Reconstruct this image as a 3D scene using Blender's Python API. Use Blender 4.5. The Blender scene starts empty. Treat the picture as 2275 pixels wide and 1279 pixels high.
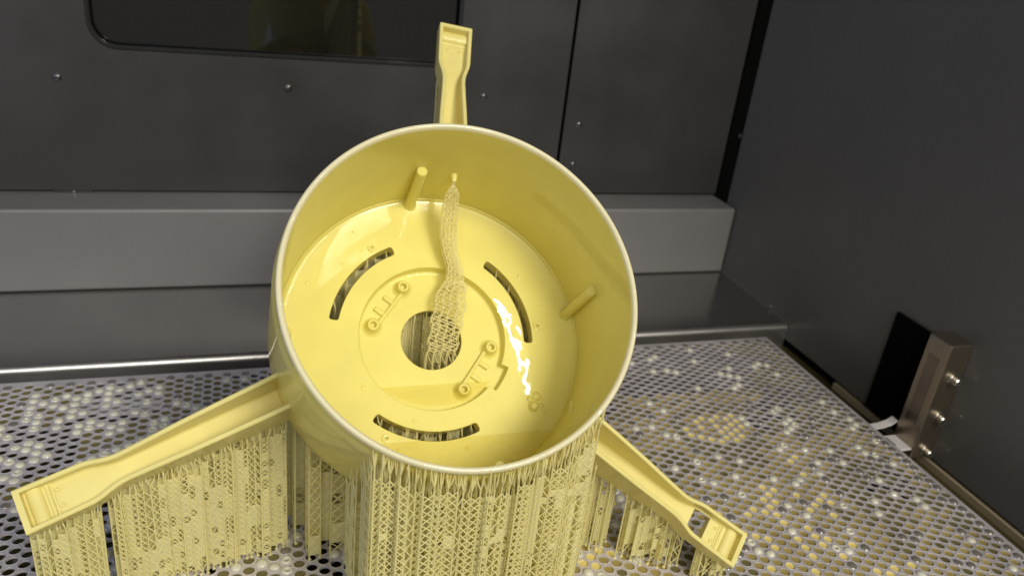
import bpy, bmesh, math, random
import numpy as np
from mathutils import Matrix, Vector
from mathutils.bvhtree import BVHTree

rng = np.random.default_rng(7)
random.seed(7)
scene = bpy.context.scene

# ------------------------------------------------------------------ camera
CAM = np.array([0.0, 0.0, 0.3485])
RIGHT = np.array([0.948728, -0.297433, 0.107000])
DOWN = np.array([-0.032033, -0.427235, -0.903573])
FWD = np.array([0.314466, 0.853818, -0.414857])
cam_data = bpy.data.cameras.new('camera')
cam = bpy.data.objects.new('camera', cam_data)
scene.collection.objects.link(cam)
cam.matrix_world = Matrix(((RIGHT[0], -DOWN[0], -FWD[0], CAM[0]),
                           (RIGHT[1], -DOWN[1], -FWD[1], CAM[1]),
                           (RIGHT[2], -DOWN[2], -FWD[2], CAM[2]),
                           (0, 0, 0, 1)))
cam_data.sensor_fit = 'HORIZONTAL'
cam_data.sensor_width = 36.0
cam_data.lens = 1757.04 / 2275 * 36
cam_data.clip_start = 0.01
cam_data.clip_end = 50
cam_data.dof.use_dof = True
cam_data.dof.focus_distance = 0.405
cam_data.dof.aperture_fstop = 12.0
scene.camera = cam

# ------------------------------------------------------------------ light
world = bpy.data.worlds.new('World')
scene.world = world
world.use_nodes = True
bg = world.node_tree.nodes['Background']
bg.inputs[0].default_value = (1.0, 0.95, 0.84, 1)
bg.inputs[1].default_value = 0.13

def area(name, loc, target, sx, sy, power, col, roll=None):
    d = bpy.data.lights.new(name, 'AREA')
    d.shape = 'RECTANGLE'; d.size = sx; d.size_y = sy; d.energy = power; d.color = col
    o = bpy.data.objects.new(name, d)
    scene.collection.objects.link(o)
    z = (Vector(loc) - Vector(target)).normalized()
    y = Vector((0, 1, 0)); x = y.cross(z).normalized(); y = z.cross(x)
    o.matrix_world = Matrix(((x.x, y.x, z.x, loc[0]), (x.y, y.y, z.y, loc[1]), (x.z, y.z, z.z, loc[2]), (0, 0, 0, 1)))
    return o
area('ceiling_panel', (0.52, -0.98, 1.24), (0.1, 0.36, 0.15), 0.42, 0.55, 19.5, (1.0, 0.94, 0.84))
area('front_fill', (-0.25, -1.65, 1.50), (0.1, 0.4, 0.1), 1.8, 1.2, 21, (1.0, 0.96, 0.89))  # added fill panel in front, stands in for soft room light
area('room_window', (-0.80, 0.20, 0.50), (0.0, 0.6, 0.05), 0.35, 0.35, 1.7, (0.40, 0.54, 1.0))
def strip_lamp(name, a, b, target, width, power, col):
    a, b, t = Vector(a), Vector(b), Vector(target)
    d = bpy.data.lights.new(name, 'AREA'); d.shape = 'RECTANGLE'
    d.size = width; d.size_y = (b - a).length; d.energy = power; d.color = col
    o = bpy.data.objects.new(name, d); scene.collection.objects.link(o)
    y = (b - a).normalized(); c = (a + b) / 2; z = (c - t); z = (z - y * z.dot(y)).normalized(); x = y.cross(z)
    o.matrix_world = Matrix(((x.x, y.x, z.x, c.x), (x.y, y.y, z.y, c.y), (x.z, y.z, z.z, c.z), (0, 0, 0, 1)))
strip_lamp('ceiling_tube', (0.625, -0.31, 1.6), (0.86, -0.93, 1.6), (0.1, 0.36, 0.15), 0.010, 4.0, (1.0, 0.96, 0.90))
strip_lamp('ceiling_tube', (0.765, -0.47, 1.6), (0.81, -0.75, 1.6), (0.1, 0.36, 0.15), 0.005, 0.6, (1.0, 0.96, 0.90))

scene.view_settings.view_transform = 'Standard'
scene.view_settings.look = 'None'
scene.view_settings.gamma = 1
scene.view_settings.exposure = 0.18
scene.render.engine = 'CYCLES'
scene.cycles.max_bounces = 14
scene.cycles.diffuse_bounces = 12
scene.cycles.transmission_bounces = 12

# ------------------------------------------------------------------ materials
def new_mat(name):
    m = bpy.data.materials.new(name); m.use_nodes = True
    nt = m.node_tree
    return m, nt, nt.nodes['Principled BSDF']
def setp(b, **k):
    for a, v in k.items():
        b.inputs[a.replace('_', ' ')].default_value = v
def coords(nt, scale):
    tc = nt.nodes.new('ShaderNodeTexCoord')
    mp = nt.nodes.new('ShaderNodeMapping'); mp.inputs['Scale'].default_value = scale
    nt.links.new(tc.outputs['Object'], mp.inputs['Vector'])
    return mp.outputs[0]
def noise(nt, vec, scale, detail=2.0, rough=0.5):
    n = nt.nodes.new('ShaderNodeTexNoise')
    n.inputs['Scale'].default_value = scale; n.inputs['Detail'].default_value = detail
    n.inputs['Roughness'].default_value = rough
    nt.links.new(vec, n.inputs['Vector'])
    return n.outputs['Fac']
def ramp(nt, fac, stops):
    r = nt.nodes.new('ShaderNodeValToRGB')
    els = r.color_ramp.elements
    while len(els) < len(stops): els.new(0.5)
    for e, (p, c) in zip(els, stops): e.position = p; e.color = (*c, 1) if len(c) == 3 else c
    nt.links.new(fac, r.inputs[0])
    return r.outputs[0]
def bump(nt, b, height, strength, dist, socket='Normal'):
    bp = nt.nodes.new('ShaderNodeBump')
    bp.inputs['Strength'].default_value = strength; bp.inputs['Distance'].default_value = dist
    nt.links.new(height, bp.inputs['Height'])
    nt.links.new(bp.outputs[0], b.inputs[socket])
    return bp

def resin(name, col, rough=0.32, coat=0.9, bscale=60, bdist=0.0012, translucent=0.0, var=0.06, tcol=None):
    m, nt, b = new_mat(name)
    v = coords(nt, (1, 1, 1))
    n1 = noise(nt, v, 45, 3)
    c2 = tuple(max(0, x * (1 - var) - 0.01) for x in col)
    nt.links.new(ramp(nt, n1, [(0.3, c2), (0.75, col)]), b.inputs['Base Color'])
    setp(b, Roughness=rough, Specular_IOR_Level=0.25, Coat_Weight=coat, Coat_Roughness=0.018, Coat_IOR=1.45, IOR=1.45)
    n2 = noise(nt, v, bscale, 2.5)
    bump(nt, b, n2, 0.5, bdist, 'Coat Normal')
    n3 = noise(nt, coords(nt, (6, 6, 1500)), 1.0, 2)          # faint print layers
    bump(nt, b, n3, 0.22, 0.0002)
    if translucent > 0:
        t = nt.nodes.new('ShaderNodeBsdfTranslucent'); t.inputs[0].default_value = (*(tcol or col), 1)
        mx = nt.nodes.new('ShaderNodeMixShader'); mx.inputs[0].default_value = translucent
        out = nt.nodes['Material Output']
        nt.links.new(b.outputs[0], mx.inputs[1]); nt.links.new(t.outputs[0], mx.inputs[2])
        nt.links.new(mx.outputs[0], out.inputs[0])
    return m
M = {}
YEL = (0.84, 0.765, 0.215)
M['bowl'] = resin('cured_yellow_resin_wet', YEL, 0.40, 0.65, 30, 0.0003, translucent=0.16, tcol=(0.98, 0.85, 0.12))
M['floor'] = resin('cured_yellow_resin_floor', YEL, 0.45, 0.8, 40, 0.00045, translucent=0.12, tcol=(0.95, 0.80, 0.12))
M['rim'] = resin('thin_translucent_rim', (0.92, 0.87, 0.58), 0.25, 1.0, 60, 0.0004, translucent=0.3)
M['arm'] = resin('cured_yellow_resin', (0.84, 0.76, 0.29), 0.42, 0.5, 50, 0.0005, translucent=0.15, tcol=(0.98, 0.85, 0.16))
M['support'] = resin('support_resin', (0.965, 0.92, 0.53), 0.4, 0.25, 80, 0.0004, translucent=0.5)
m, nt, b = new_mat('liquid_resin'); nt.nodes.remove(b)
tr = nt.nodes.new('ShaderNodeBsdfTransparent'); tr.inputs[0].default_value = (0.995, 0.97, 0.84, 1)
gl = nt.nodes.new('ShaderNodeBsdfGlossy'); gl.inputs['Roughness'].default_value = 0.03
fr = nt.nodes.new('ShaderNodeLayerWeight')
p5 = nt.nodes.new('ShaderNodeMath'); p5.operation = 'POWER'; p5.inputs[1].default_value = 4.5
ma = nt.nodes.new('ShaderNodeMath'); ma.operation = 'MULTIPLY_ADD'; ma.inputs[1].default_value = 0.9; ma.inputs[2].default_value = 0.04
nt.links.new(fr.outputs['Facing'], p5.inputs[0]); nt.links.new(p5.outputs[0], ma.inputs[0])
mx = nt.nodes.new('ShaderNodeMixShader')
bp = nt.nodes.new('ShaderNodeBump'); bp.inputs['Strength'].default_value = 0.3; bp.inputs['Distance'].default_value = 0.0006
nt.links.new(noise(nt, coords(nt, (1, 1, 1)), 40, 2), bp.inputs['Height'])
nt.links.new(bp.outputs[0], gl.inputs['Normal']); nt.links.new(bp.outputs[0], fr.inputs['Normal'])
nt.links.new(ma.outputs[0], mx.inputs[0]); nt.links.new(tr.outputs[0], mx.inputs[1]); nt.links.new(gl.outputs[0], mx.inputs[2])
nt.links.new(mx.outputs[0], nt.nodes['Material Output'].inputs[0])
M['pool'] = m
M['drop'] = resin('milky_resin_drop', (0.80, 0.78, 0.62), 0.20, 1.0, 200, 0.0001, translucent=0.25)
M['film_olive'] = resin('resin_film_olive', (0.17, 0.145, 0.06), 0.25, 0.7, 300, 0.0001, var=0.35)  # olive and tan: film depth colour with dim reflections painted in
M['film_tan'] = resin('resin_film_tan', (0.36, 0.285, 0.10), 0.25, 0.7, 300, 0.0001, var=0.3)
M['film_reflect_yellow'] = resin('resin_film_reflect_yellow', (0.70, 0.57, 0.19), 0.25, 0.7, 300, 0.0001, var=0.1)  # bright reflection on the resin painted in as a yellow tone

m, nt, b = new_mat('clear_resin'); setp(b, Base_Color=(0.16, 0.145, 0.12, 1), Roughness=0.05, Coat_Weight=1.0, Coat_Roughness=0.02, IOR=1.5, Specular_IOR_Level=0.9)
M['clear'] = m
m, nt, b = new_mat('wet_perforated_steel')
v = coords(nt, (1, 1, 1)); n1 = noise(nt, v, 30, 4)
nt.links.new(ramp(nt, n1, [(0.3, (0.50, 0.47, 0.485)), (0.7, (0.68, 0.645, 0.665))]), b.inputs['Base Color'])
setp(b, Metallic=0.35, Coat_Weight=1.0, Coat_Roughness=0.04)
nt.links.new(ramp(nt, noise(nt, v, 120, 3), [(0.3, (0.24,) * 3), (0.7, (0.42,) * 3)]), b.inputs['Roughness'])
bump(nt, b, noise(nt, v, 350, 2), 0.35, 0.0004)
M['plate'] = m

def paint(name, col, rough, bstr=0.12):
    m, nt, b = new_mat(name)
    v = coords(nt, (1, 1, 1))
    n1 = noise(nt, v, 6, 4)
    nt.links.new(ramp(nt, n1, [(0.3, tuple(c * 0.92 for c in col)), (0.7, tuple(c * 1.08 for c in col))]), b.inputs['Base Color'])
    nt.links.new(ramp(nt, noise(nt, v, 14, 4), [(0.3, (rough - 0.09,) * 3), (0.7, (rough + 0.12,) * 3)]), b.inputs['Roughness'])
    bump(nt, b, noise(nt, v, 1400, 2), bstr, 0.0002)
    return m
M['wall'] = paint('dark_powder_coat', (0.034, 0.0333, 0.0322), 0.38)
M['side'] = paint('powder_coat_lit', (0.125, 0.121, 0.114), 0.36)  # back wall's paint made lighter to stand for light on this wall
M['box'] = paint('grey_powder_coat', (0.165, 0.159, 0.152), 0.42)
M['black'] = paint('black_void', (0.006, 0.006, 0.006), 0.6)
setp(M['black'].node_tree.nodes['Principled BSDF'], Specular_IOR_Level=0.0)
M['rubber'] = paint('black_gasket', (0.02, 0.02, 0.02), 0.22, 0.05)
M['white'] = paint('white_plastic', (0.68, 0.66, 0.64), 0.35)

def steel(name, col, rough, stretch):
    m, nt, b = new_mat(name)
    v = coords(nt, stretch)
    n1 = noise(nt, v, 40, 4, 0.65)
    nt.links.new(ramp(nt, n1, [(0.25, tuple(c * 0.8 for c in col)), (0.75, col)]), b.inputs['Base Color'])
    setp(b, Metallic=0.95)
    nt.links.new(ramp(nt, n1, [(0.2, (rough * 0.8,) * 3), (0.8, (rough * 1.25,) * 3)]), b.inputs['Roughness'])
    bump(nt, b, n1, 0.08, 0.0003)
    return m
M['steel'] = steel('brushed_steel', (0.50, 0.48, 0.465), 0.20, (1, 40, 40))
M['lip'] = steel('steel_lip_highlight', (0.72, 0.70, 0.67), 0.30, (1, 40, 40))  # shelf steel made paler, the edge highlight painted into its colour
M['block'] = steel('machined_steel', (0.46, 0.39, 0.30), 0.32, (20, 20, 2))
M['inset'] = steel('dark_inset', (0.30, 0.25, 0.20), 0.22, (20, 20, 2))  # darker tone than the block around it
M['liner'] = paint('steel_liner_reflection', (0.34, 0.285, 0.19), 0.35)  # bare steel, its brown reflections painted as base colour
M['bolt'] = steel('bolt_steel', (0.62, 0.60, 0.55), 0.16, (1, 1, 1))
M['screw'] = steel('dark_screw', (0.16, 0.16, 0.16), 0.28, (1, 1, 1))
m, nt, b = new_mat('dark_glass'); setp(b, Base_Color=(0.006, 0.006, 0.006, 1), Roughness=0.03, IOR=1.9, Specular_IOR_Level=0.5)
M['glass'] = m
m, nt, b = new_mat('vat_resin'); setp(b, Base_Color=(0.06, 0.05, 0.02, 1), Roughness=0.06, IOR=1.48)
M['vat'] = m

# ------------------------------------------------------------------ mesh helpers
class MB:
    def __init__(s): s.v = []; s.f = []; s.n = 0
    def add(s, verts, faces):
        verts = np.asarray(verts, float)
        s.v.append(verts); o = s.n; s.n += len(verts)
        for f in faces: s.f.append([i + o for i in f])
    def grid(s, P, closed_u=False, closed_v=False, skip=None, flip=False):
        P = np.asarray(P, float); nu, nv = P.shape[:2]
        fs = []
        for i in range(nu if closed_u else nu - 1):
            for j in range(nv if closed_v else nv - 1):
                if skip and skip(i, j): continue
                q = [i * nv + j, ((i + 1) % nu) * nv + j, ((i + 1) % nu) * nv + (j + 1) % nv, i * nv + (j + 1) % nv]
                fs.append(q[::-1] if flip else q)
        s.add(P.reshape(-1, 3), fs)
    def box(s, lo, hi):
        (x0, y0, z0), (x1, y1, z1) = lo, hi
        s.add([(x0, y0, z0), (x1, y0, z0), (x1, y1, z0), (x0, y1, z0), (x0, y0, z1), (x1, y0, z1), (x1, y1, z1), (x0, y1, z1)],
              [(0, 3, 2, 1), (4, 5, 6, 7), (0, 1, 5, 4), (1, 2, 6, 5), (2, 3, 7, 6), (3, 0, 4, 7)])
    def lathe(s, origin, axis, prof, n=32, caps=(False, False), xdir=None):
        axis = np.array(axis, float); axis /= np.linalg.norm(axis)
        x = np.cross([0, 0, 1] if abs(axis[2]) < .9 else [1, 0, 0], axis) if xdir is None else np.array(xdir, float)
        x /= np.linalg.norm(x); y = np.cross(axis, x)
        t = np.linspace(0, 2 * np.pi, n, endpoint=False)
        P = np.array([[np.array(origin) + axis * h + r * (math.cos(a) * x + math.sin(a) * y) for a in t] for r, h in prof])
        base = s.n
        s.grid(P, closed_v=True, flip=True)
        if caps[0]: s.f.append([base + i for i in range(n)][::-1])
        if caps[1]: s.f.append([base + (len(prof) - 1) * n + i for i in range(n)])
    def tube(s, pts, r, n=8):
        pts = [np.array(p, float) for p in pts]
        prev = None; rows = []
        for i, p in enumerate(pts):
            d = pts[min(i + 1, len(pts) - 1)] - pts[max(i - 1, 0)]; d /= np.linalg.norm(d)
            x = np.cross(d, [0, 0, 1] if abs(d[2]) < .9 else [1, 0, 0]) if prev is None else prev - d * (prev @ d)
            x /= np.linalg.norm(x); prev = x; y = np.cross(d, x)
            rr = r[i] if hasattr(r, '__len__') else r
            rows.append([p + rr * (math.cos(a) * x + math.sin(a) * y) for a in np.linspace(0, 2 * np.pi, n, endpoint=False)])
        base = s.n
        s.grid(np.array(rows), closed_v=True)
        s.f.append([base + i for i in range(n)][::-1]); s.f.append([base + (len(pts) - 1) * n + i for i in range(n)])
    def build(s, name, mat, parent=None, smooth=True, bevel=None, org=None, angle=35):
        V = np.concatenate(s.v)
        if org is not None: V = V - np.asarray(org)
        me = bpy.data.meshes.new(name); me.from_pydata(V.tolist(), [], s.f); me.update()
        return finish(name, me, mat, parent, smooth, bevel, angle)
def finish(name, me, mat, parent=None, smooth=True, bevel=None, angle=35):
    me.materials.append(M[mat])
    if smooth:
        me.polygons.foreach_set('use_smooth', [True] * len(me.polygons))
        try: me.set_sharp_from_angle(angle=math.radians(angle))
        except Exception: pass
    o = bpy.data.objects.new(name, me); scene.collection.objects.link(o)
    if parent is not None: o.parent = parent
    if bevel:
        md = o.modifiers.new('bevel', 'BEVEL'); md.width = bevel; md.segments = 2
        md.limit_method = 'ANGLE'; md.angle_limit = math.radians(40); md.harden_normals = False
    return o
def fast_mesh(name, V, quads):
    V = np.ascontiguousarray(V, dtype=np.float32); quads = np.ascontiguousarray(quads, dtype=np.int32)
    me = bpy.data.meshes.new(name)
    me.vertices.add(len(V)); me.vertices.foreach_set('co', V.ravel())
    me.loops.add(quads.size); me.loops.foreach_set('vertex_index', quads.ravel())
    me.polygons.add(len(quads)); me.polygons.foreach_set('loop_start', np.arange(0, quads.size, 4, dtype=np.int32))
    me.update(calc_edges=True)
    return me
def tag(o, label=None, cat=None, group=None, kind=None):
    if label: o['label'] = label
    if cat: o['category'] = cat
    if group: o['group'] = group
    if kind: o['kind'] = kind
    return o
def empty(name, loc=(0, 0, 0)):
    o = bpy.data.objects.new(name, None); o.location = loc; o.empty_display_size = 0.02
    scene.collection.objects.link(o); return o

# ================================================================== the setting
XW, YW = 0.545, 0.7993
# back wall
def plate_with_window(x0, x1, z0, z1, wx0, wx1, wz0, wz1, rad, y, th):
    mb = MB()
    # ring between the outer rectangle and the rounded opening
    def rr(ax0, ax1, az0, az1, r, n=8):
        pts = []
        for cx, cz, a0 in ((ax1 - r, az1 - r, 0), (ax0 + r, az1 - r, 90), (ax0 + r, az0 + r, 180), (ax1 - r, az0 + r, 270)):
            for k in range(n + 1):
                a = math.radians(a0 + 90 * k / n); pts.append((cx + r * math.cos(a), cz + r * math.sin(a)))
        return pts
    inner = rr(wx0, wx1, wz0, wz1, rad); outer = []
    for k, (px, pz) in enumerate(inner):
        q = k // 9
        outer.append([(x1, z1), (x0, z1), (x0, z0), (x1, z0)][q])
    I = np.array([(p[0], y, p[1]) for p in inner]); O = np.array([(p[0], y, p[1]) for p in outer])
    Ib = I + [0, th, 0]
    mb.grid(np.array([O, I, Ib]), closed_v=True)
    return mb, I
wall = empty('wall_back', (0.2, YW, 0.078)); tag(wall, kind='structure'); WO = np.array([0.2, YW, 0.078])
mb, opening = plate_with_window(-0.7, 0.3288, 0.078, 0.75, -0.1265, 0.2075, 0.2118, 0.62, 0.022, YW, 0.008)
mb.build('panel', 'wall', wall, org=WO)
mb = MB(); mb.box((0.3326, YW, 0.078), (0.5425, YW + 0.003, 0.75)); mb.build('panel', 'wall', wall, smooth=False, org=WO, bevel=0.001)
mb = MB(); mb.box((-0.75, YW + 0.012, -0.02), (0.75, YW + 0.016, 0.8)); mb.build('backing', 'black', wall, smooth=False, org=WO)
mb = MB(); mb.box((-0.171, YW - 0.0005, 0.0757), (-0.139, YW + 0.003, 0.0778)); clip = mb.build('clip', 'wall', wall, smooth=False, org=WO)
mb = MB(); mb.lathe((-0.1545, YW - 0.0006, 0.0768), (0, -1, 0), [(0.0011, 0), (0.001, 0.0007), (0.0, 0.001)], 12); mb.build('pin', 'bolt', wall, org=WO)
win = empty('window', (0, 0, 0)); win.parent = wall
mb = MB(); mb.box((-0.135, YW + 0.0072, 0.2), (0.216, YW + 0.0085, 0.63)); mb.build('pane', 'glass', win, smooth=False, org=WO)
pts = [p + np.array([0, 0.0005, 0]) for p in opening]; pts.append(pts[0])
mb = MB()
rows = []
cen = opening.mean(0)
N = len(opening)
for k in range(N):
    a = opening[(k + 1) % N] - opening[k - 1]; a /= np.linalg.norm(a) + 1e-12
    nrm = np.cross(a, [0, 1, 0]); nrm /= np.linalg.norm(nrm)
    rows.append([opening[k] + [0, 0.0005, 0] + 0.0022 * (math.cos(t) * nrm + math.sin(t) * np.array([0, 1, 0])) for t in np.linspace(0, 2 * np.pi, 10, endpoint=False)])
mb.grid(np.array(rows), closed_u=True, closed_v=True); mb.build('gasket', 'rubber', win, org=WO)
def screw(p, axis, r, parent, org, mat='screw'):
    mb = MB()
    mb.lathe(p, axis, [(r * 1.25, -0.0002), (r * 1.25, 0.0002), (r, 0.0003), (r * 0.95, r * 0.55), (r * 0.7, r * 0.75), (r * 0.45, r * 0.78), (r * 0.42, r * 0.3), (0.0001, r * 0.3)], 20)
    return mb.build('screw', mat, parent, org=org)
for x, z in ((-0.1563, 0.1828), (0.0412, 0.1826), (0.2378, 0.183), (0.3498, 0.1572), (0.3491, 0.1121)):
    screw((x, YW, z), (0, -1, 0), 0.0030, wall, WO)

# right wall
wr = empty('wall_right', (XW, 0.4, -0.0235)); tag(wr, kind='structure'); RO = np.array([XW, 0.4, -0.0235])
mb = MB(); mb.box((XW, -0.12, -0.0235), (XW + 0.012, 0.776, 0.75)); mb.build('panel', 'side', wr, smooth=False, org=RO, bevel=0.0015)
mb = MB(); mb.box((XW + 0.004, -0.12, -0.08), (XW + 0.010, 0.79, -0.0240)); mb.build('backing', 'black', wr, smooth=False, org=RO)
mb = MB(); mb.box((XW - 0.0015, -0.12, -0.09), (XW + 0.0035, 0.533, -0.0255)); mb.build('liner', 'liner', wr, smooth=False, org=RO, bevel=0.0008)
screw((XW, 0.7799, 0.1554), (-1, 0, 0), 0.0030, wr, RO)
screw((XW, 0.652, -0.0015), (-1, 0, 0), 0.0016, wr, RO, 'bolt')

# unseen chamber roof, added to shade the back wall from the lamp
mb = MB(); mb.box((-0.75, 0.40, 0.74), (XW + 0.02, 0.815, 0.76)); tag(mb.build('shade_roof', 'wall', smooth=False), kind='structure')

# grey box beam along the foot of the back wall
mb = MB(); mb.box((-0.75, 0.7525, -0.0045), (XW - 0.0015, 0.808, 0.0755))
tag(mb.build('box_beam', 'box', smooth=False, bevel=0.0025), 'long grey painted box beam along the foot of the back wall', 'beam')
# steel shelf with a rounded front lip
mb = MB()
prof = [(0.810, -0.0052), (0.6210, -0.0052)] + [(0.6210 - 0.006 * math.sin(a), -0.0112 + 0.006 * math.cos(a)) for a in np.radians(np.linspace(10, 90, 9))] + [(0.6150, -0.09)]
mb.grid(np.array([[(x, y, z) for y, z in prof[:3]] for x in (-0.75, XW - 0.002)]))
sh = mb.build('shelf', 'steel', angle=60); tag(sh, kind='structure')
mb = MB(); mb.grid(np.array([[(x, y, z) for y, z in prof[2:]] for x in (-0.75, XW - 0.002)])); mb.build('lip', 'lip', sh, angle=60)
# resin vat below the plate
mb = MB(); mb.grid(np.array([[(x, y, -0.032) for y in (-0.15, 0.616)] for x in (-0.75, XW + 0.003)]))
tag(mb.build('vat_resin_surface', 'vat'), kind='structure')

# ================================================================== perforated build plate
p = 0.008
DX = p * math.sqrt(3) / 2
HX0, HY0 = 60.785 * p, 45.62 * p          # a hole of the column along the right edge
EX, EY = 61.72 * p, 73.12 * p             # right and back edge of the plate
NCOL, Y_LO = 107, 0.21
cells = []; colinfo = {}
for i in range(NCOL):
    x = HX0 - i * DX; off = 0.5 * p if i % 2 else 0.0
    ks = np.arange(-60, 60); ys = HY0 + off + ks * p
    top = 72.125 * p if i % 2 else 71.625 * p
    ys = ys[(ys < top + 0.2 * p) & (ys > Y_LO)]
    colinfo[i] = (x, ys.max(), ys.min())
    for y in ys: cells.append((x, y, i))
cells = np.array(cells)
NS = 18
ang = np.arange(NS) * 2 * np.pi / NS
hexr = (p / 2) / np.cos(((ang - np.pi / 6 + np.pi / 6) % (np.pi / 3)) - np.pi / 6)
# straight hexagon edges: vertices at 0, 60, ... degrees
hv = np.array([(math.cos(a), math.sin(a)) for a in np.arange(6) * np.pi / 3]) * p / math.sqrt(3)
HEX = np.array([hv[k // 3] * (1 - (k % 3) / 3) + hv[(k // 3 + 1) % 6] * ((k % 3) / 3) for k in range(NS)])
circ = np.stack([np.cos(ang), np.sin(ang)], 1)
layers = [np.c_[HEX, np.zeros(NS)]] + [np.c_[circ * r * p, np.full(NS, z)] for r, z in ((0.452, 0.00004), (0.425, 0.00020), (0.402, 0.00012), (0.386, -0.0004), (0.386, -0.0014))]
cellv = np.concatenate(layers)
NLY = len(layers)
q = []
for l in range(NLY - 1):
    for k in range(NS):
        a, b2 = l * NS + k, l * NS + (k + 1) % NS
        q.append((a, b2, b2 + NS, a + NS))
q = np.array(q)
V = cells[:, None, :2] + cellv[None, :, :2]
V = np.concatenate([V, np.broadcast_to(cellv[None, :, 2:], V.shape[:2] + (1,))], 2)
Q = q[None] + (np.arange(len(cells)) * len(cellv))[:, None, None]
V = V.reshape(-1, 3); Q = Q.reshape(-1, 4)
# solid border along the right and the back edge
bv = []; bq = []; bn = len(V)
def strip(a, b2):
    global bn
    for i in range(len(a) - 1):
        bv.extend([a[i], a[i + 1], b2[i + 1], b2[i]]); bq.append((bn, bn + 1, bn + 2, bn + 3)); bn += 4
x0, ymax, ymin = colinfo[0]
zig = []
for y in np.arange(ymin, ymax + p / 2, p):
    for k in (-3, 0, 3): zig.append((x0 + HEX[k][0], y + HEX[k][1], 0.0))
edge = [(EX - 0.0008, z[1], 0.0) for z in zig]
strip(zig, edge)
strip(edge, [(EX, e[1], -0.0008) for e in edge]); strip([(EX, e[1], -0.0008) for e in edge], [(EX, e[1], -0.005) for e in edge])
top = [(EX - 0.0008, zig[-1][1], 0.0), (zig[-1][0], zig[-1][1], 0.0)]
tz = []
for i in range(NCOL):
    x, ymx, _ = colinfo[i]
    for k in ((3, 6) if i % 2 == 0 else (0, 3, 6, 9)):
        pt = (x + HEX[k][0], ymx + HEX[k][1], 0.0)
        if not tz or abs(tz[-1][0] - pt[0]) > 1e-6: tz.append(pt)
tz = [(EX - 0.0008, tz[0][1], 0.0)] + tz
be = [(t[0], EY - 0.0008, 0.0) for t in tz]
strip(be, tz)
strip([(e[0], EY, -0.0008) for e in be], be); strip([(e[0], EY, -0.005) for e in be], [(e[0], EY, -0.0008) for e in be])
# corner
bv.extend([(EX, zig[-1][1], -0.0008), (EX, EY, -0.0008), (EX - 0.0008, EY - 0.0008, 0), (EX - 0.0008, zig[-1][1], 0)]); bq.append((bn, bn + 1, bn + 2, bn + 3)); bn += 4
V = np.concatenate([V, np.array(bv)]); Q = np.concatenate([Q, np.array(bq)])
PO = np.array([0.12, 0.4, 0.0])
me = fast_mesh('build_plate', V - PO, Q)
plate = finish('build_plate', me, 'plate', None, True)
plate.location = PO
tag(plate, 'wet grey perforated metal build plate with rows of round holes under the yellow print', 'plate')

# what sits in the holes: films, milky drops, ring-shaped drops, clear domes
def dome(name, mat, prof, n=16):
    mb = MB(); mb.lathe((0, 0, 0), (0, 0, 1), prof, n); me = bpy.data.meshes.new(name)
    me.from_pydata(np.concatenate(mb.v).tolist(), [], mb.f); me.materials.append(M[mat])
    me.polygons.foreach_set('use_smooth', [True] * len(me.polygons)); me.update(); return me
hr = 0.386 * p
film_prof = [(hr * 0.995, -0.0005), (hr * 0.8, -0.00085), (hr * 0.45, -0.00095), (0.00001, -0.00095)]
MES = {
    'olive': dome('film_olive', 'film_olive', film_prof, 12), 'tan': dome('film_tan', 'film_tan', film_prof, 12),
    'yellow': dome('film_reflect_yellow', 'film_reflect_yellow', film_prof, 12),
    'drop': dome('drop', 'drop', [(hr * 1.04, -0.0002), (hr * 1.02, 0.0004), (hr * 0.85, 0.0010), (hr * 0.55, 0.0014), (hr * 0.25, 0.0016), (0.00001, 0.00165)]),
    'ring': dome('ring_drop', 'drop', [(hr * 1.04, -0.0002), (hr * 1.0, 0.0004), (hr * 0.85, 0.0008), (hr * 0.62, 0.0009), (hr * 0.42, 0.0005), (hr * 0.33, -0.0003), (hr * 0.33, -0.002)]),
    'clear': dome('clear_drop', 'clear', [(hr * 1.04, -0.0002), (hr * 1.0, 0.0003), (hr * 0.8, 0.0007), (hr * 0.45, 0.0010), (0.00001, 0.0011)]),
}
def vnoise(x, y, s, seed):
    # smooth value noise for patchiness
    r = np.random.default_rng(seed).random((64, 64))
    fx, fy = x / s + 20, y / s + 20
    ix, iy = int(math.floor(fx)), int(math.floor(fy)); tx, ty = fx - ix, fy - iy
    tx = tx * tx * (3 - 2 * tx); ty = ty * ty * (3 - 2 * ty)
    g = lambda a, b2: r[a % 64, b2 % 64]
    return (g(ix, iy) * (1 - tx) + g(ix + 1, iy) * tx) * (1 - ty) + (g(ix, iy + 1) * (1 - tx) + g(ix + 1, iy + 1) * tx) * ty
_tab = {}
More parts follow.
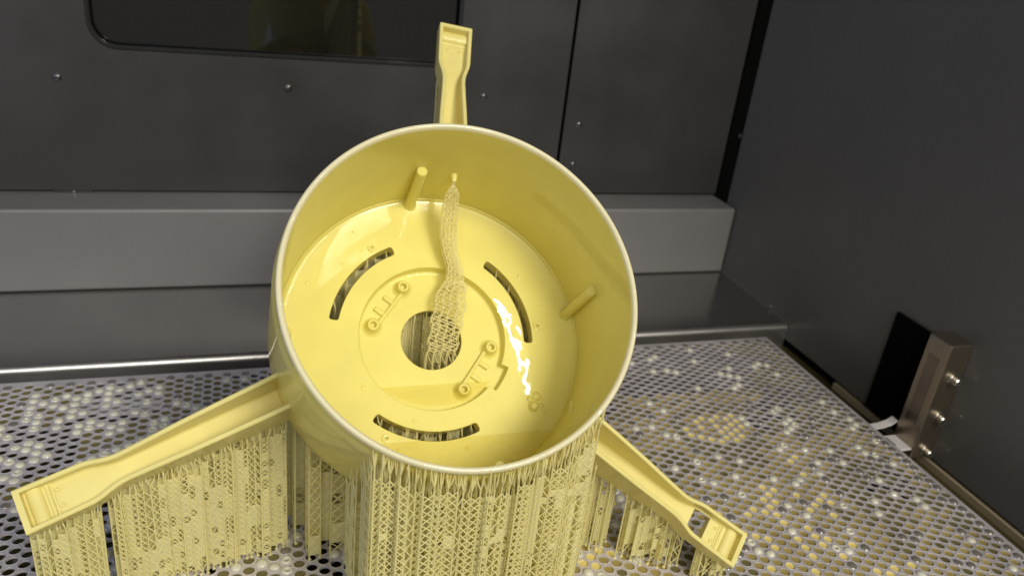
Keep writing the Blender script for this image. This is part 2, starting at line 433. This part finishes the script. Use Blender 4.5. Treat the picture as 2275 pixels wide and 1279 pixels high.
def kind_of(x, y, i, ytop):
    t = rng.random()
    if i == 0 or abs(y - ytop) < 1e-6 and i % 2: return 'clear' if t < 0.85 else 'olive'
    a = vnoise(x, y, 0.045, 1); w = vnoise(x, y, 0.028, 2)
    if x < 0.10:                                   # left part of the plate
        if t < 0.14 + 0.20 * (w > 0.42): return 'drop' if rng.random() < 0.68 else 'ring'
        return 'none' if a > 0.50 else ('olive' if rng.random() < 0.9 else 'clear')
    if y > 0.50:                                   # far right
        if t < 0.09: return 'drop'
        return 'none' if a > 0.48 else ('olive' if rng.random() < 0.95 else 'tan')
    if math.hypot((x - 0.355) / 1.5, y - 0.448) < 0.020: return 'yellow' if t < 0.5 else ('tan' if t < 0.9 else 'drop')  # bright reflected patch painted as a cluster of yellow and tan films
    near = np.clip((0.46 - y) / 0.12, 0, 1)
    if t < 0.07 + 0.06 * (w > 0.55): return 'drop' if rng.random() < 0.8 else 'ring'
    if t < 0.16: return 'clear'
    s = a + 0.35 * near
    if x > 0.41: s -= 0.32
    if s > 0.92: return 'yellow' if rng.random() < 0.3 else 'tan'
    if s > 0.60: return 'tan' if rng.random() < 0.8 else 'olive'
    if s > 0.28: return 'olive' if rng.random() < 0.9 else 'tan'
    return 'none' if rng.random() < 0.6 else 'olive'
def in_view(x, y):
    d = np.array([x, y, 0]) - CAM
    z = d @ FWD; u_ = 1757.04 * (d @ RIGHT) / z; v_ = 1757.04 * (d @ DOWN) / z
    return z, abs(u_) < 1150 and abs(v_) < 655
NAMES = {'olive': ('resin_film', 'dull olive film of resin filling a plate hole', 'resin film', 'olive films in the plate holes'),
         'tan': ('resin_film', 'tan film of resin filling a plate hole', 'resin film', 'tan films in the plate holes'),
         'yellow': ('resin_film', 'film of resin filling a plate hole, painted yellow for reflected light', 'resin film', 'films painted with yellow reflections in the plate holes'),
         'drop': ('resin_drop', 'milky white domed drop of resin sitting on a plate hole', 'resin drop', 'milky drops on the plate'),
         'ring': ('resin_ring', 'milky ring of resin round the edge of a plate hole with a dark centre', 'resin ring', 'milky rings on the plate'),
         'clear': ('clear_resin_drop', 'clear glassy dome of resin over a plate hole', 'resin drop', 'clear domes on the plate')}
found = {k: [] for k in NAMES}
for x, y, i in cells:
    k = kind_of(x, y, int(i), colinfo[int(i)][1])
    if k == 'none': continue
    z, vis = in_view(x, y)
    found[k].append((not vis, z, x, y))
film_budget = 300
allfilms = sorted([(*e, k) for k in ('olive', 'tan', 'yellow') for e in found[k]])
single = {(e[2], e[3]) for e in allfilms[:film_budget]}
def place(k, x, y):
    nm, lab, cat, grp = NAMES[k]
    o = bpy.data.objects.new(nm, MES[k]); scene.collection.objects.link(o)
    o.location = (x, y, 0); s = 0.97 + 0.05 * rng.random()
    if k in ('drop', 'ring', 'clear'):
        o.rotation_euler = (rng.normal(0, 0.05), rng.normal(0, 0.05), rng.random() * 6.28)
        o.scale = (s, s, 0.6 + 0.7 * rng.random())
    tag(o, lab, cat, grp)
def place_stuff(k, pts, nm, lab, cat):
    if not pts: return
    me0 = MES[k]; n0 = len(me0.vertices)
    co = np.zeros(n0 * 3); me0.vertices.foreach_get('co', co); co = co.reshape(-1, 3)
    fs = np.array([list(f.vertices) for f in me0.polygons])
    P = np.array([(a, b2, 0) for a, b2 in pts])
    Vv = (co[None] + P[:, None]).reshape(-1, 3); Ff = (fs[None] + (np.arange(len(P)) * n0)[:, None, None]).reshape(-1, 4)
    o = finish(nm, fast_mesh(nm, Vv, Ff), MES[k].materials[0].name and [a for a, mm in M.items() if mm == MES[k].materials[0]][0])
    tag(o, lab, cat, kind='stuff')
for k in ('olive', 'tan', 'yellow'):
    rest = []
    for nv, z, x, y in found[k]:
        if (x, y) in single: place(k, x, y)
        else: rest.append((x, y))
    place_stuff(k, rest, 'resin_films', {'olive': 'many dull olive resin films in the farther plate holes', 'tan': 'many tan resin films in the farther plate holes', 'yellow': 'resin films painted with yellow reflections in the farther plate holes'}[k], 'resin film')
for k, most in (('drop', 260), ('ring', 120), ('clear', 160)):
    es = sorted(found[k])
    for nv, z, x, y in es[:most]: place(k, x, y)
    place_stuff(k, [(e[2], e[3]) for e in es[most:]], {'drop': 'resin_drops', 'ring': 'resin_rings', 'clear': 'clear_resin_drops'}[k],
                {'drop': 'small milky resin drops on the farthest plate holes', 'ring': 'small milky resin rings on the farthest plate holes', 'clear': 'small clear resin domes on the farthest plate holes'}[k], 'resin drop')

# ================================================================== the printed housing
RB = 0.09
AZ, EL = -0.013, math.radians(45)
n_ = np.array([math.sin(AZ) * math.cos(EL), -math.cos(AZ) * math.cos(EL), math.sin(EL)])
u_ = np.array([math.cos(AZ), math.sin(AZ), 0.0])
v_ = np.cross(n_, u_)
CB = CAM + RB * np.array([1.11834, 3.71863, -1.77798])
def S(u, v, d): return CB + RB * (u * u_ + v * v_ - d * n_)
HO = np.array([CB[0], CB[1] + 0.05, 0.0])
house = empty('printed_housing', HO)
tag(house, 'glossy yellow printed bowl with three channel arms tilted on lattice supports', 'printed part')

# bowl wall
prof = [(0.985, 1.0), (0.983, 0.90), (0.966, 0.10), (0.964, 0.03), (0.966, 0.012), (0.972, 0.003), (0.982, 0.0), (0.991, 0.003), (0.997, 0.012), (1.0, 0.03),
        (1.0, 0.085), (1.004, 0.10), (1.014, 0.125), (1.018, 0.16), (1.035, 0.98), (1.034, 1.04), (1.026, 1.075), (1.008, 1.092), (0.98, 1.095)]
mb = MB(); mb.lathe(CB, -n_, [(r * RB, d * RB) for r, d in prof[:4]], 180); mb.lathe(CB, -n_, [(r * RB, d * RB) for r, d in prof[9:]], 180)
bowl = mb.build('bowl_wall', 'bowl', house, org=HO, angle=50)
solids = [mb]
mb = MB(); mb.lathe(CB, -n_, [(r * RB, d * RB) for r, d in prof[3:10]], 180)
mb.build('rim', 'rim', bowl, org=HO, angle=60)
solids.append(mb)

# bowl floor with slots, recess and central hole
slots = [(109.5, 167.3), (-6.3, 51.0), (-130.0, -68.8)]
RI, RO_, RHO = 0.617, 0.678, 0.018
def slot_delta(th):
    for a, b2 in slots:
        if a <= th <= b2:
            s = min(th - a, b2 - th) * math.pi / 180 * 0.65
            return (RHO - math.sqrt(max(0, RHO ** 2 - (RHO - s) ** 2))) if s < RHO else 0.0, True
    return 0.0, False
ths = set(np.arange(-180, 180, 2.0).tolist())
for a, b2 in slots:
    for e, sg in ((a, 1), (b2, -1)):
        for s in (0, 0.15, 0.4, 0.8, 1.3): ths.add(e + sg * s)
NOT = (-45.5, -25.5)
for e in NOT: ths.add(e - 0.15); ths.add(e + 0.15)
ths = np.array(sorted(ths)); 
keep = [0]
for i in range(1, len(ths)):
    if ths[i] - ths[keep[-1]] > 0.05: keep.append(i)
ths = ths[keep]
def rrec(th): return 0.537 if NOT[0] < th < NOT[1] else 0.485
REC = 1.072
rows = []
for th in ths:
    a = math.radians(th); c, s = math.cos(a), math.sin(a)
    dl, ins = slot_delta(th); rc = rrec(th)
    ring = [(0.203, 1.105), (0.203, REC), (rc - 0.016, REC), (rc - 0.005, REC - 0.010), (rc, 1.0), (0.59, 1.0), (RI + dl, 1.0), (RO_ - dl, 1.0), (0.80, 1.0), (0.955, 1.0), (0.972, 0.994), (0.982, 0.975),
            (1.0, 0.975), (1.0, 1.090), (0.80, 1.090), (RO_ - dl, 1.090), (RI + dl, 1.090), (0.56, 1.090), (0.54, 1.105)]
    rows.append([S(r * c, r * s, d) for r, d in ring])
rows = np.array(rows); NT = len(ths)
mid = [(ths[i] + (ths[(i + 1) % NT] if i < NT - 1 else ths[0] + 360)) / 2 for i in range(NT)]
inslot = [slot_delta(t if t < 180 else t - 360)[1] for t in mid]
mb = MB()
mb.grid(rows, closed_u=True, closed_v=True, skip=lambda i, j: inslot[i] and j in (6, 15), flip=True)
NV = rows.shape[1]
for i in range(NT):
    a, b2 = i * NV, ((i + 1) % NT) * NV
    if inslot[i]:
        mb.f.append([a + 6, a + 16, b2 + 16, b2 + 6]); mb.f.append([a + 7, b2 + 7, b2 + 15, a + 15])
    if inslot[i] != inslot[i - 1]:
        mb.f.append([a + 6, a + 7, a + 15, a + 16])
floor = mb.build('bowl_floor', 'floor', house, org=HO, angle=40, bevel=0.0006)
solids.append(mb)

# small bosses, rails and pegs
def loc_lathe(u, v, prof, n=20):
    mb = MB(); mb.lathe(S(u, v, 0), -n_, [(r * RB, d * RB) for r, d in prof], n, xdir=u_); return mb
def pol(r, a): return r * math.cos(math.radians(a)), r * math.sin(math.radians(a))
def lbox(c0, c1, half, d0, d1):
    mb = MB()
    c0 = np.array(c0); c1 = np.array(c1); t = (c1 - c0) / np.linalg.norm(c1 - c0); w = np.array([-t[1], t[0]]) * half
    cs = [c0 - w, c1 - w, c1 + w, c0 + w]
    vs = [S(*c, d1) for c in cs] + [S(*c, d0) for c in cs]
    mb.add(vs, [(0, 3, 2, 1), (4, 5, 6, 7), (0, 1, 5, 4), (1, 2, 6, 5), (2, 3, 7, 6), (3, 0, 4, 7)]); return mb
for a0, a1 in ((115, 165), (-64.5, -12.5)):
    for a in (a0, a1):
        loc_lathe(*pol(0.395, a), [(0.072, 1.0735), (0.056, 1.066), (0.046, 1.052), (0.041, 1.025), (0.039, 1.010), (0.034, 1.004), (0.023, 1.004), (0.019, 1.010), (0.019, 1.045), (0.0005, 1.045)]).build('boss', 'bowl', floor, org=HO)
    c0, c1 = np.array(pol(0.395, a0)), np.array(pol(0.395, a1))
    rd = (c0 + c1) / np.linalg.norm(c0 + c1)
    lbox(c0 * 0.95 + c1 * 0.05 - rd * 0.018, c0 * 0.05 + c1 * 0.95 - rd * 0.018, 0.013, 1.044, 1.073).build('rail', 'bowl', floor, org=HO, bevel=0.0006)
    for t in (0.36, 0.66):
        m0 = c0 * (1 - t) + c1 * t - rd * 0.01
        lbox(m0, m0 + rd * 0.075, 0.017, 1.050, 1.073).build('rib', 'bowl', floor, org=HO, bevel=0.0006)
for a, d in ((-35.5, 0.78), (-33.0, 0.83), (-38.0, 0.74)):
    c, sn = pol(1, a); rr2 = 0.964 + 0.021 * d
    mb = MB(); mb.lathe(S(c * rr2, sn * rr2, d), -(c * u_ + sn * v_), [(0.0030, -0.0002), (0.0026, 0.0007), (0.0016, 0.0014), (0.00003, 0.0016)], 16); mb.build('droplet', 'bowl', bowl, org=HO)
for a in (119.5, -119.4, 3.4):
    loc_lathe(*pol(0.725, a), [(0.030, 1.0005), (0.028, 0.992), (0.020, 0.990), (0.012, 0.992), (0.010, 1.0), (0.0005, 1.0)], 18).build('boss', 'bowl', floor, org=HO)
for bu, bv, br_, bh in ((0.618, -0.505, 0.030, 0.040), (0.648, -0.440, 0.026, 0.022), (0.600, -0.455, 0.018, 0.018), (0.672, -0.500, 0.015, 0.012), (0.690, -0.545, 0.012, 0.010)):
    loc_lathe(bu, bv, [(br_ * 1.25, 1.0005), (br_ * 1.05, 1 - bh * 0.25), (br_ * 0.9, 1 - bh * 0.6), (br_ * 0.55, 1 - bh * 0.92), (0.0005, 1 - bh)], 24).build('bubble', 'floor', floor, org=HO)
for a in (94.6, 7.0, -79.0, 184.5):
    c, s = pol(0.948, a); ptop = 0.43 if a == -79.0 else 0.50
    loc_lathe(c, s, [(0.046, 1.0), (0.038, 0.985), (0.0355, 0.96), (0.0355, ptop + 0.012), (0.034, ptop + 0.004), (0.030, ptop), (0.0005, ptop - 0.001)], 24).build('peg', 'bowl', bowl, org=HO)
# small boss on the upper inner wall, held by the tall inner support
mb = MB(); mb.tube([S(0.150, 0.965, 0.585), S(0.146, 0.94, 0.585), S(0.145, 0.915, 0.588)], [0.0022, 0.0019, 0.0014], 12); mb.build('peg', 'bowl', bowl, org=HO)

rd_ = np.random.default_rng(21)
for k in range(46):
    a = rd_.random() * 360; r = math.sqrt(rd_.uniform(0.06, 0.88)); rad = rd_.uniform(0.006, 0.016)
    if r < 0.52 or 0.58 < r < 0.72: continue
    loc_lathe(*pol(r, a), [(rad, 1.0005), (rad * 0.9, 1 - rad * 0.2), (rad * 0.5, 1 - rad * 0.36), (0.0004, 1 - rad * 0.42)], 12).build('droplet', 'floor', floor, org=HO)
for k in range(16):
    a = rd_.uniform(-150, 30); d = rd_.uniform(0.15, 0.9); rad = rd_.uniform(0.5, 1.1) * 0.0012
    c, sn = pol(1, a); rr2 = 0.964 + 0.021 * d
    mb = MB(); mb.lathe(S(c * rr2, sn * rr2, d), -(c * u_ + sn * v_), [(rad, -0.0001), (rad * 0.9, rad * 0.25), (rad * 0.5, rad * 0.42), (0.00003, rad * 0.48)], 12)
    mb.build('droplet', 'bowl', bowl, org=HO)

# arms
def arm(phi, window):
    a = math.radians(phi); er = np.array([math.cos(a), math.sin(a)]); et = np.array([-math.sin(a), math.cos(a)])
    st = [(1.01, .110, .680, 1.00), (1.15, .107, .720, 1.00), (1.35, .103, .765, 1.005), (1.60, .097, .825, 1.01), (1.80, .088, .872, 1.012), (1.92, .084, .900, 1.015),
          (1.96, .085, .910, 1.015), (2.00, .091, .919, 1.017), (2.05, .104, .930, 1.018), (2.085, .114, .937, 1.02), (2.12, .120, .943, 1.02), (2.215, .122, .951, 1.025), (2.30, .123, .957, 1.028), (2.438, .125, .967, 1.03), (2.4381, .125, .967, .9672), (2.470, .1255, .969, .9692)]
    tw = 0.027; back = 1.088
    rows = []
    for r, w, df, db in st:
        wi = w - tw
        sec = [(-w, back), (-w, df + .006), (-w + .007, df), (-wi - .005, df), (-wi, df + .005), (-wi + .002, db - .01 if db > df + .02 else db), (-wi + .012, db), (wi - .012, db), (wi - .002, db - .01 if db > df + .02 else db),
               (wi, df + .005), (wi + .005, df), (w - .007, df), (w, df + .006), (w, back)]
        if db <= df + .001: sec = [(o, df if (0 < k < 13 and abs(o) < w - .001) else d) for k, (o, d) in enumerate(sec)]
        rows.append([S(*(r * er + o * et), d) for o, d in sec])
    rows = np.array(rows)
    mb = MB()
    skip = None
    if window: skip = lambda i, j: st[i][0] > 2.08 and st[i][0] < 2.12 + .05 and i in (9, 10) and j in (6, 13)
    mb.grid(rows, closed_v=True, skip=skip, flip=True)
    n = rows.shape[1]; e = (len(st) - 1) * n
    mb.f.append([e + i for i in range(n)])
    mb.f.append([i for i in range(n)][::-1])
    if window:
        for i, sgn in ((9, 1), (11, -1)):
            mb.f.append([i * n + 6, i * n + 7, i * n + 13, i * n + 0][::sgn])
        for i in (9, 10):
            mb.f.append([i * n + 6, i * n + 0, (i + 1) * n + 0, (i + 1) * n + 6]); mb.f.append([i * n + 7, (i + 1) * n + 7, (i + 1) * n + 13, i * n + 13])
    o = mb.build('arm', 'arm', house, org=HO, angle=38)
    solids.append(mb)
    # rolled bar and two small steps across the foot
    k = MB()
    for r0, rad, dd in ((2.385, .040, 1.018),):
        pts = [(r0 + rad * math.cos(t), dd + .012 - rad * 0.75 * math.sin(t)) for t in np.linspace(0, math.pi, 13)]
        k.grid(np.array([[S(*(r * er + o2 * et), d) for r, d in pts] for o2 in (-.0965, .0965)]))
    k.build('foot_roll', 'arm', o, org=HO)
    for r0, rad in ((2.322, .011), (2.302, .008)):
        kk = MB(); pts = [(r0 + rad * math.cos(t), 1.0285 - rad * math.sin(t)) for t in np.linspace(0, math.pi, 9)]
        kk.grid(np.array([[S(*(r * er + o2 * et), d) for r, d in pts] for o2 in (-.0945, .0945)])); kk.build('ridge', 'arm', o, org=HO)
    for sg in (-1, 1):
        pt = 2.275 * er + sg * 0.046 * et
        loc_lathe(*pt, [(0.0135, 1.030), (0.0125, 1.019), (0.008, 1.017), (0.006, 1.024), (0.0004, 1.026)], 14).build('foot_hole', 'arm', o, org=HO)
    return o
for phi, w in ((80.5, False), (200.5, False), (320.6, True)): arm(phi, w)

# ------------------------------------------------------------------ lattice supports
allv = np.concatenate([np.concatenate(s.v) for s in solids]); allf = []; o = 0
for s in solids:
    allf += [[i + o for i in f] for f in s.f]; o += s.n
bvh = BVHTree.FromPolygons([tuple(x) for x in allv], allf)
def top_at(x, y):
    h = bvh.ray_cast(Vector((x, y, 0.0005)), Vector((0, 0, 1)), 1.0)
    if h[0] is None: return None
    L = np.array(h[0]) - CB
    dd = -(L @ n_) / RB; ru = math.hypot(L @ u_, L @ v_) / RB
    if dd < 0.97 and ru < 0.99: return None            # passed through a slot into the bowl
    return h[0].z
def segs_to_obj(name, segs, mat, parent, org, ns=4, webs=()):
    A = np.array([s[0] for s in segs]); B = np.array([s[1] for s in segs]); ra = np.array([s[2] for s in segs]); rb = np.array([s[3] for s in segs])
    D = B - A; D /= np.linalg.norm(D, axis=1)[:, None] + 1e-12
    ref = np.where(np.abs(D[:, 2:]) < 0.9, np.array([[0, 0, 1.0]]), np.array([[0.6, 0.8, 0.0]]))
    X = np.cross(D, ref); X /= np.linalg.norm(X, axis=1)[:, None]; Y = np.cross(D, X)
    t = np.arange(ns) * 2 * np.pi / ns + 0.3
    off = np.cos(t)[None, :, None] * X[:, None] + np.sin(t)[None, :, None] * Y[:, None]
    VA = A[:, None] + off * ra[:, None, None]; VB = B[:, None] + off * rb[:, None, None]
    V = np.concatenate([VA, VB], 1).reshape(-1, 3) - org
    q = np.array([(k, (k + 1) % ns, ns + (k + 1) % ns, ns + k) for k in range(ns)])
    Q = (q[None] + (np.arange(len(A)) * 2 * ns)[:, None, None]).reshape(-1, 4)
    if len(webs):
        W = np.array(webs).reshape(-1, 3) - org
        Q = np.concatenate([Q, np.arange(len(W)).reshape(-1, 4) + len(V)]); V = np.concatenate([V, W])
    me = fast_mesh(name, V, Q)
    ob = finish(name, me, mat, parent, False)
    me.polygons.foreach_set('use_smooth', [True] * len(me.polygons))
    tag(ob, kind='stuff'); return ob
def lattice(name, xs, ys, ok, rad=0.00042, tip=0.006, step=None, px_=0.85, py_=0.6, ntips=2, jit=0.0004, solid=0.04, rnd=None, web=1.02, align=False):
    r = np.random.default_rng(rnd or 1)
    H = {}
    for i, x in enumerate(xs):
        for j, y in enumerate(ys):
            if not ok(x, y): continue
            z = top_at(x, y)
            if z is None or z < 0.004: continue
            H[i, j] = (x + r.normal(0, jit), y + r.normal(0, jit), z)
    segs = []; webs = []
    sp = xs[1] - xs[0]; st0 = step or sp * 1.15; sd = (rnd or 1) * 7
    gone = {k for k in H if r.random() < 0.07}
    for (i, j), (x, y, z) in H.items():
        tp = min(tip, z * 0.4)
        zt = z - tp
        rk = rad * r.uniform(0.8, 1.35)
        lean = (r.normal(0, 0.0005), r.normal(0, 0.0005))
        segs.append(((x - lean[0], y - lean[1], -0.0002), (x, y, zt), rk * 1.05, rk))
        segs.append(((x, y, -0.0002), (x, y, 0.0012), rad * 3.2, rad * 1.1))
        for k in range(ntips):
            dx, dy = (r.normal(0, 0.0011), r.normal(0, 0.0011)) if ntips > 1 else (0, 0)
            zz = top_at(x + dx, y + dy)
            if zz is None or abs(zz - z) > 0.008: dx = dy = 0; zz = z
            segs.append(((x, y, zt), (x + dx * .6, y + dy * .6, zt + tp * .45), rad, rad * 1.1)); segs.append(((x + dx * .6, y + dy * .6, zt + tp * .45), (x + dx, y + dy, zz + 0.0006), rad * 1.1, rad * 0.45))
        for di, dj, pr in ((1, 0, px_), (0, 1, py_)):
            b2 = H.get((i + di, j + dj))
            if b2 is None: continue
            t = r.random()
            zm = min(zt, b2[2] - tp)
            if t < solid:                                  # thin solid web instead of crossing struts
                mxm = ((x + b2[0]) / 2, (y + b2[1]) / 2)
                for f in (0.25, 0.5, 0.75):
                    segs.append(((x * (1 - f) + b2[0] * f, y * (1 - f) + b2[1] * f, 0), (x * (1 - f) + b2[0] * f, y * (1 - f) + b2[1] * f, zm), sp * 0.16, sp * 0.16))
                continue
            if t > pr + solid: continue
            st = st0 * r.choice([0.8, 1.0, 1.0, 1.3]); z0 = 0.0015 + st * r.random() * 0.6
            both = r.random() < 0.75
            if align: st = st0; z0 = 0.0015
            par = 0
            while z0 + st < zm:
                fill = vnoise(x + y * 0.7, z0, 0.016, sd) + vnoise(x * 2 - y, z0 * 0.5, 0.007, sd + 1) * 0.6
                deep = (i, j - 1) in H and di == 1
                if fill > (web - 0.55 if deep else web) and r.random() < (0.9 if deep else 0.8):
                    cx, cy, cz = (x + b2[0]) / 2, (y + b2[1]) / 2, z0 + st / 2
                    a3, b3 = np.array([x, y, z0]), np.array([b2[0], b2[1], z0])
                    up = np.array([0, 0, st])
                    webs.append((a3, b3, b3 + up, a3 + up))
                if both or par == 0: segs.append(((x, y, z0), (b2[0], b2[1], z0 + st), rad * .85, rad * .85))
                if both or par == 1: segs.append(((b2[0], b2[1], z0), (x, y, z0 + st), rad * .85, rad * .85))
                z0 += st; par ^= 1
    if segs: segs_to_obj(name, segs, 'support', house, HO, webs=webs)
def plan(x, y):
    P = np.array([x, y, 0]) - CB
    return P[0] / RB, P[1] / RB
def arm_uv(x, y, phi):
    # nearest position along an arm's plan line
    a = math.radians(phi); d = math.cos(a) * u_ + math.sin(a) * v_; t = -math.sin(a) * u_ + math.cos(a) * v_
    B0 = CB - 1.05 * RB * n_
    A2 = np.array([[d[0], t[0]], [d[1], t[1]]]); s = np.linalg.solve(A2, np.array([x, y]) - B0[:2]) / RB
    return s
def in_bowl(x, y, d=1.09, rr=1.0):
    B0 = CB - d * RB * n_
    du = (x - B0[0]) / RB; dv = (y - B0[1]) / RB / math.cos(EL)
    return du * du + dv * dv < rr * rr
def in_rim(x, y, rr=0.985):
    du = (x - CB[0]) / RB; dv = (y - CB[1]) / RB / math.cos(EL)
    return du * du + dv * dv < rr * rr
g = 0.0037
def ok_front(x, y):
    return 0.049 < x < 0.1615 and y < 0.315 and in_rim(x, y)
lattice('support_lattice', np.arange(0.0495, 0.17, g), np.arange(0.272, 0.316, g), ok_front, rnd=3, px_=0.94, py_=0.7, ntips=4, tip=0.009, web=1.06, align=True)
def ok_back(x, y):
    if y < 0.316 and 0.04 < x < 0.17: return False
    if not (in_bowl(x, y) or in_rim(x, y, 0.97)): return False
    if y < 0.36 and x < 0.045: return False
    if x > 0.160 and y < 0.330: return False
    return True
lattice('support_lattice', np.arange(0.008, 0.20, 0.0066), np.arange(0.318, 0.50, 0.0066), ok_back, rnd=4, px_=0.6, py_=0.55, rad=0.00042, step=0.0072)
def ok_arm(phi, lo, hi, hw, gaps=()):
    def f(x, y):
        s = arm_uv(x, y, phi)
        if any(a < s[0] < b2 for a, b2 in gaps): return False
        return lo < s[0] < hi and abs(s[1]) < hw * (0.125 if s[0] > 2.1 else 0.09 if s[0] > 1.9 else 0.1)
    return f
lattice('support_lattice', np.arange(-0.14, 0.04, 0.0034), np.arange(0.30, 0.42, 0.0042), ok_arm(200.5, 1.03, 2.46, 0.97, ((2.06, 2.10),)), rnd=5, px_=0.97, py_=0.7, ntips=2, tip=0.0055, rad=0.00043, web=0.82, solid=0.02)
lattice('support_lattice', np.arange(0.15, 0.30, 0.0046), np.arange(0.27, 0.40, 0.0046), ok_arm(320.6, 1.05, 2.46, 0.95, ((1.52, 1.60), (2.09, 2.20))), rnd=6, px_=0.6, py_=0.5, ntips=2, tip=0.004, web=1.0)
lattice('support_lattice', np.arange(0.10, 0.17, 0.0052), np.arange(0.44, 0.60, 0.0052), ok_arm(80.5, 1.03, 2.40, 0.95), rnd=8, px_=0.6, py_=0.6, ntips=1, tip=0.008, rad=0.00045)

# tall inner support that leans from the upper wall down into the centre hole
segs = []
path = [((.143, .915, .588), .006), ((.142, .90, .615), .008), ((.140, .855, .665), .042), ((.135, .78, .74), .050), ((.132, .66, .84), .052), ((.140, .55, .885), .044), ((.168, .45, .915), .044), ((.165, .36, .93), .056),
        ((.150, .30, .94), .092), ((.125, .20, .955), .100), ((.105, .11, .975), .104), ((.085, .03, 1.0), .098), ((.070, -.05, 1.03), .098), ((.050, -.12, 1.06), .09)]
rr_ = np.random.default_rng(11)
def P3(k, s, w): 
    (c, hw) = path[k]; return S(c[0] + s * hw, c[1] + 0.012 * s, c[2] + w * 0.045)
ns_ = 5
fine = []
for k in range(len(path) - 1):
    for f in np.linspace(0, 1, 5)[:-1]:
        c = np.array(path[k][0]) * (1 - f) + np.array(path[k + 1][0]) * f; hw = path[k][1] * (1 - f) + path[k + 1][1] * f
        fine.append((c, hw))
for L, wd in ((0, -0.45), (1, 0.45)):
    nodes = []
    for k, (c, hw) in enumerate(fine):
        stp = 0.012 if (k // 3) % 2 else 0.0
        nodes.append([S(c[0] - hw * 1.0 - (stp if k > 28 else 0) + (2 * hw) * s / (ns_ - 1), c[1] + rr_.normal(0, .004), c[2] + wd * min(1, hw / .03) * 0.06) for s in range(ns_)])
    for k in range(len(nodes) - 1):
        for s in range(ns_):
            segs.append((nodes[k][s], nodes[k + 1][s], 0.00031, 0.00031))
            if s < ns_ - 1 and k > 5:
                segs.append((nodes[k][s], nodes[k + 1][s + 1], 0.00028, 0.00028))
                if (k + s) % 2: segs.append((nodes[k][s + 1], nodes[k + 1][s], 0.00028, 0.00028))
    if L == 0: bottoms = []
    bottoms += nodes[-1]
for b2 in bottoms:
    segs.append((b2, (b2[0], b2[1], 0), 0.00036, 0.0004))
for k in range(6):
    a = bottoms[k % len(bottoms)]; segs.append((a, (a[0] + .008, a[1] + .004, max(0, a[2] - .02)), 0.0004, 0.0004))
segs_to_obj('support_lattice', segs, 'support', house, HO)

# liquid resin left in the low side of the bowl and in the recess
def pool(name, v0, d1, rfun, label, cut=None):
    mb = MB(); rows = []
    lo = d1
    while True:
        vv = v0 - (d1 - lo); r = rfun(lo)
        if abs(vv) > r - 0.003: break
        lo -= 0.005
    for d in np.linspace(d1, lo, 14):
        vv = v0 - (d1 - d); h = math.sqrt(max(1e-6, rfun(d) ** 2 - vv * vv))
        rows.append([S(h * s, vv, d - 0.002) for s in np.linspace(-1, 1, 25)])
    mb.grid(np.array(rows), flip=True)
    ob = mb.build(name, 'pool', None, angle=60); tag(ob, label, 'resin'); return ob
pool('resin_pool', -0.665, 0.999, lambda d: 0.964 + 0.021 * d, 'shallow pool of wet yellow resin along the low side of the bowl')
pool('resin_pool', -0.30, 1.071, lambda d: 0.474, 'thin pool of wet resin in the round recess of the bowl floor')

# ================================================================== bracket on the right wall
BO = np.array([XW, 0.42, -0.02])
br = empty('wall_bracket', BO); tag(br, 'machined steel bracket with three bolts on the dark right wall beside a black plate', 'bracket')
XA, YB, YF = 0.5218, 0.4075, 0.4305
mb = MB(); mb.box((XA, YB, -0.022), (XW - 0.0003, YF, 0.0865)); mb.build('block', 'block', br, smooth=False, bevel=0.0012, org=BO)
mb = MB(); mb.box((XA - 0.0004, 0.4140, 0.008), (XA + 0.002, 0.4250, 0.0710)); mb.build('inset', 'inset', br, smooth=False, org=BO)
mb = MB(); mb.box((XW - 0.003, YF, -0.022), (XW - 0.0004, 0.4868, 0.0762)); mb.build('black_plate', 'black', br, smooth=False, org=BO, bevel=0.0005)
for z in (0.0551, 0.0190, -0.0147):
    b0 = MB(); b0.lathe((0.5355, YB - 0.0001, z), (0, -1, 0), [(0.0055, 0), (0.0055, 0.0012), (0.0040, 0.0013), (0.0040, 0.0062), (0.0034, 0.0068), (0.0021, 0.0068), (0.0020, 0.004), (0.0001, 0.004)], 18)
    b0.build('bolt', 'bolt', br, org=BO)
for z in (0.0614, 0.0260):
    b0 = MB(); b0.lathe((XA + 0.010, YF, z), (0, 1, 0), [(0.0028, 0), (0.0028, 0.003), (0.0018, 0.0036), (0.0001, 0.0036)], 14); b0.build('stud', 'bolt', br, org=BO)
# white strip and white slotted tab beside the bracket
mb = MB()
cl = [(0.492, 0.4365, -0.0075), (0.512, 0.4370, -0.0065), (0.5195, 0.4365, -0.0040), (0.5225, 0.4345, 0.0010)]
rows = [[np.array(c) + np.array([0, w, t]) for w, t in ((-0.0038, 0), (0.0038, 0), (0.0038, -0.0012), (-0.0038, -0.0012))] for c in cl]
mb.grid(np.array(rows), closed_v=True); mb.f.append([0, 1, 2, 3]); mb.f.append([15, 14, 13, 12])
tag(mb.build('plastic_strip', 'white', smooth=False, bevel=0.0004), 'bent white plastic strip between the plate edge and the steel bracket', 'strip')
tb = empty('slotted_tab', (0.51, 0.42, -0.012)); TO = np.array([0.51, 0.42, -0.012]); tag(tb, 'flat white slotted tab beside the plate edge under the steel bracket', 'tab')
mb = MB(); mb.box((0.496, 0.4085, -0.0135), (0.5215, 0.4285, -0.0115)); mb.build('tab_body', 'white', tb, smooth=False, org=TO, bevel=0.0004)
mb = MB(); mb.box((0.506, 0.4145, -0.0116), (0.510, 0.4255, -0.0112)); mb.build('slot', 'black', tb, smooth=False, org=TO)
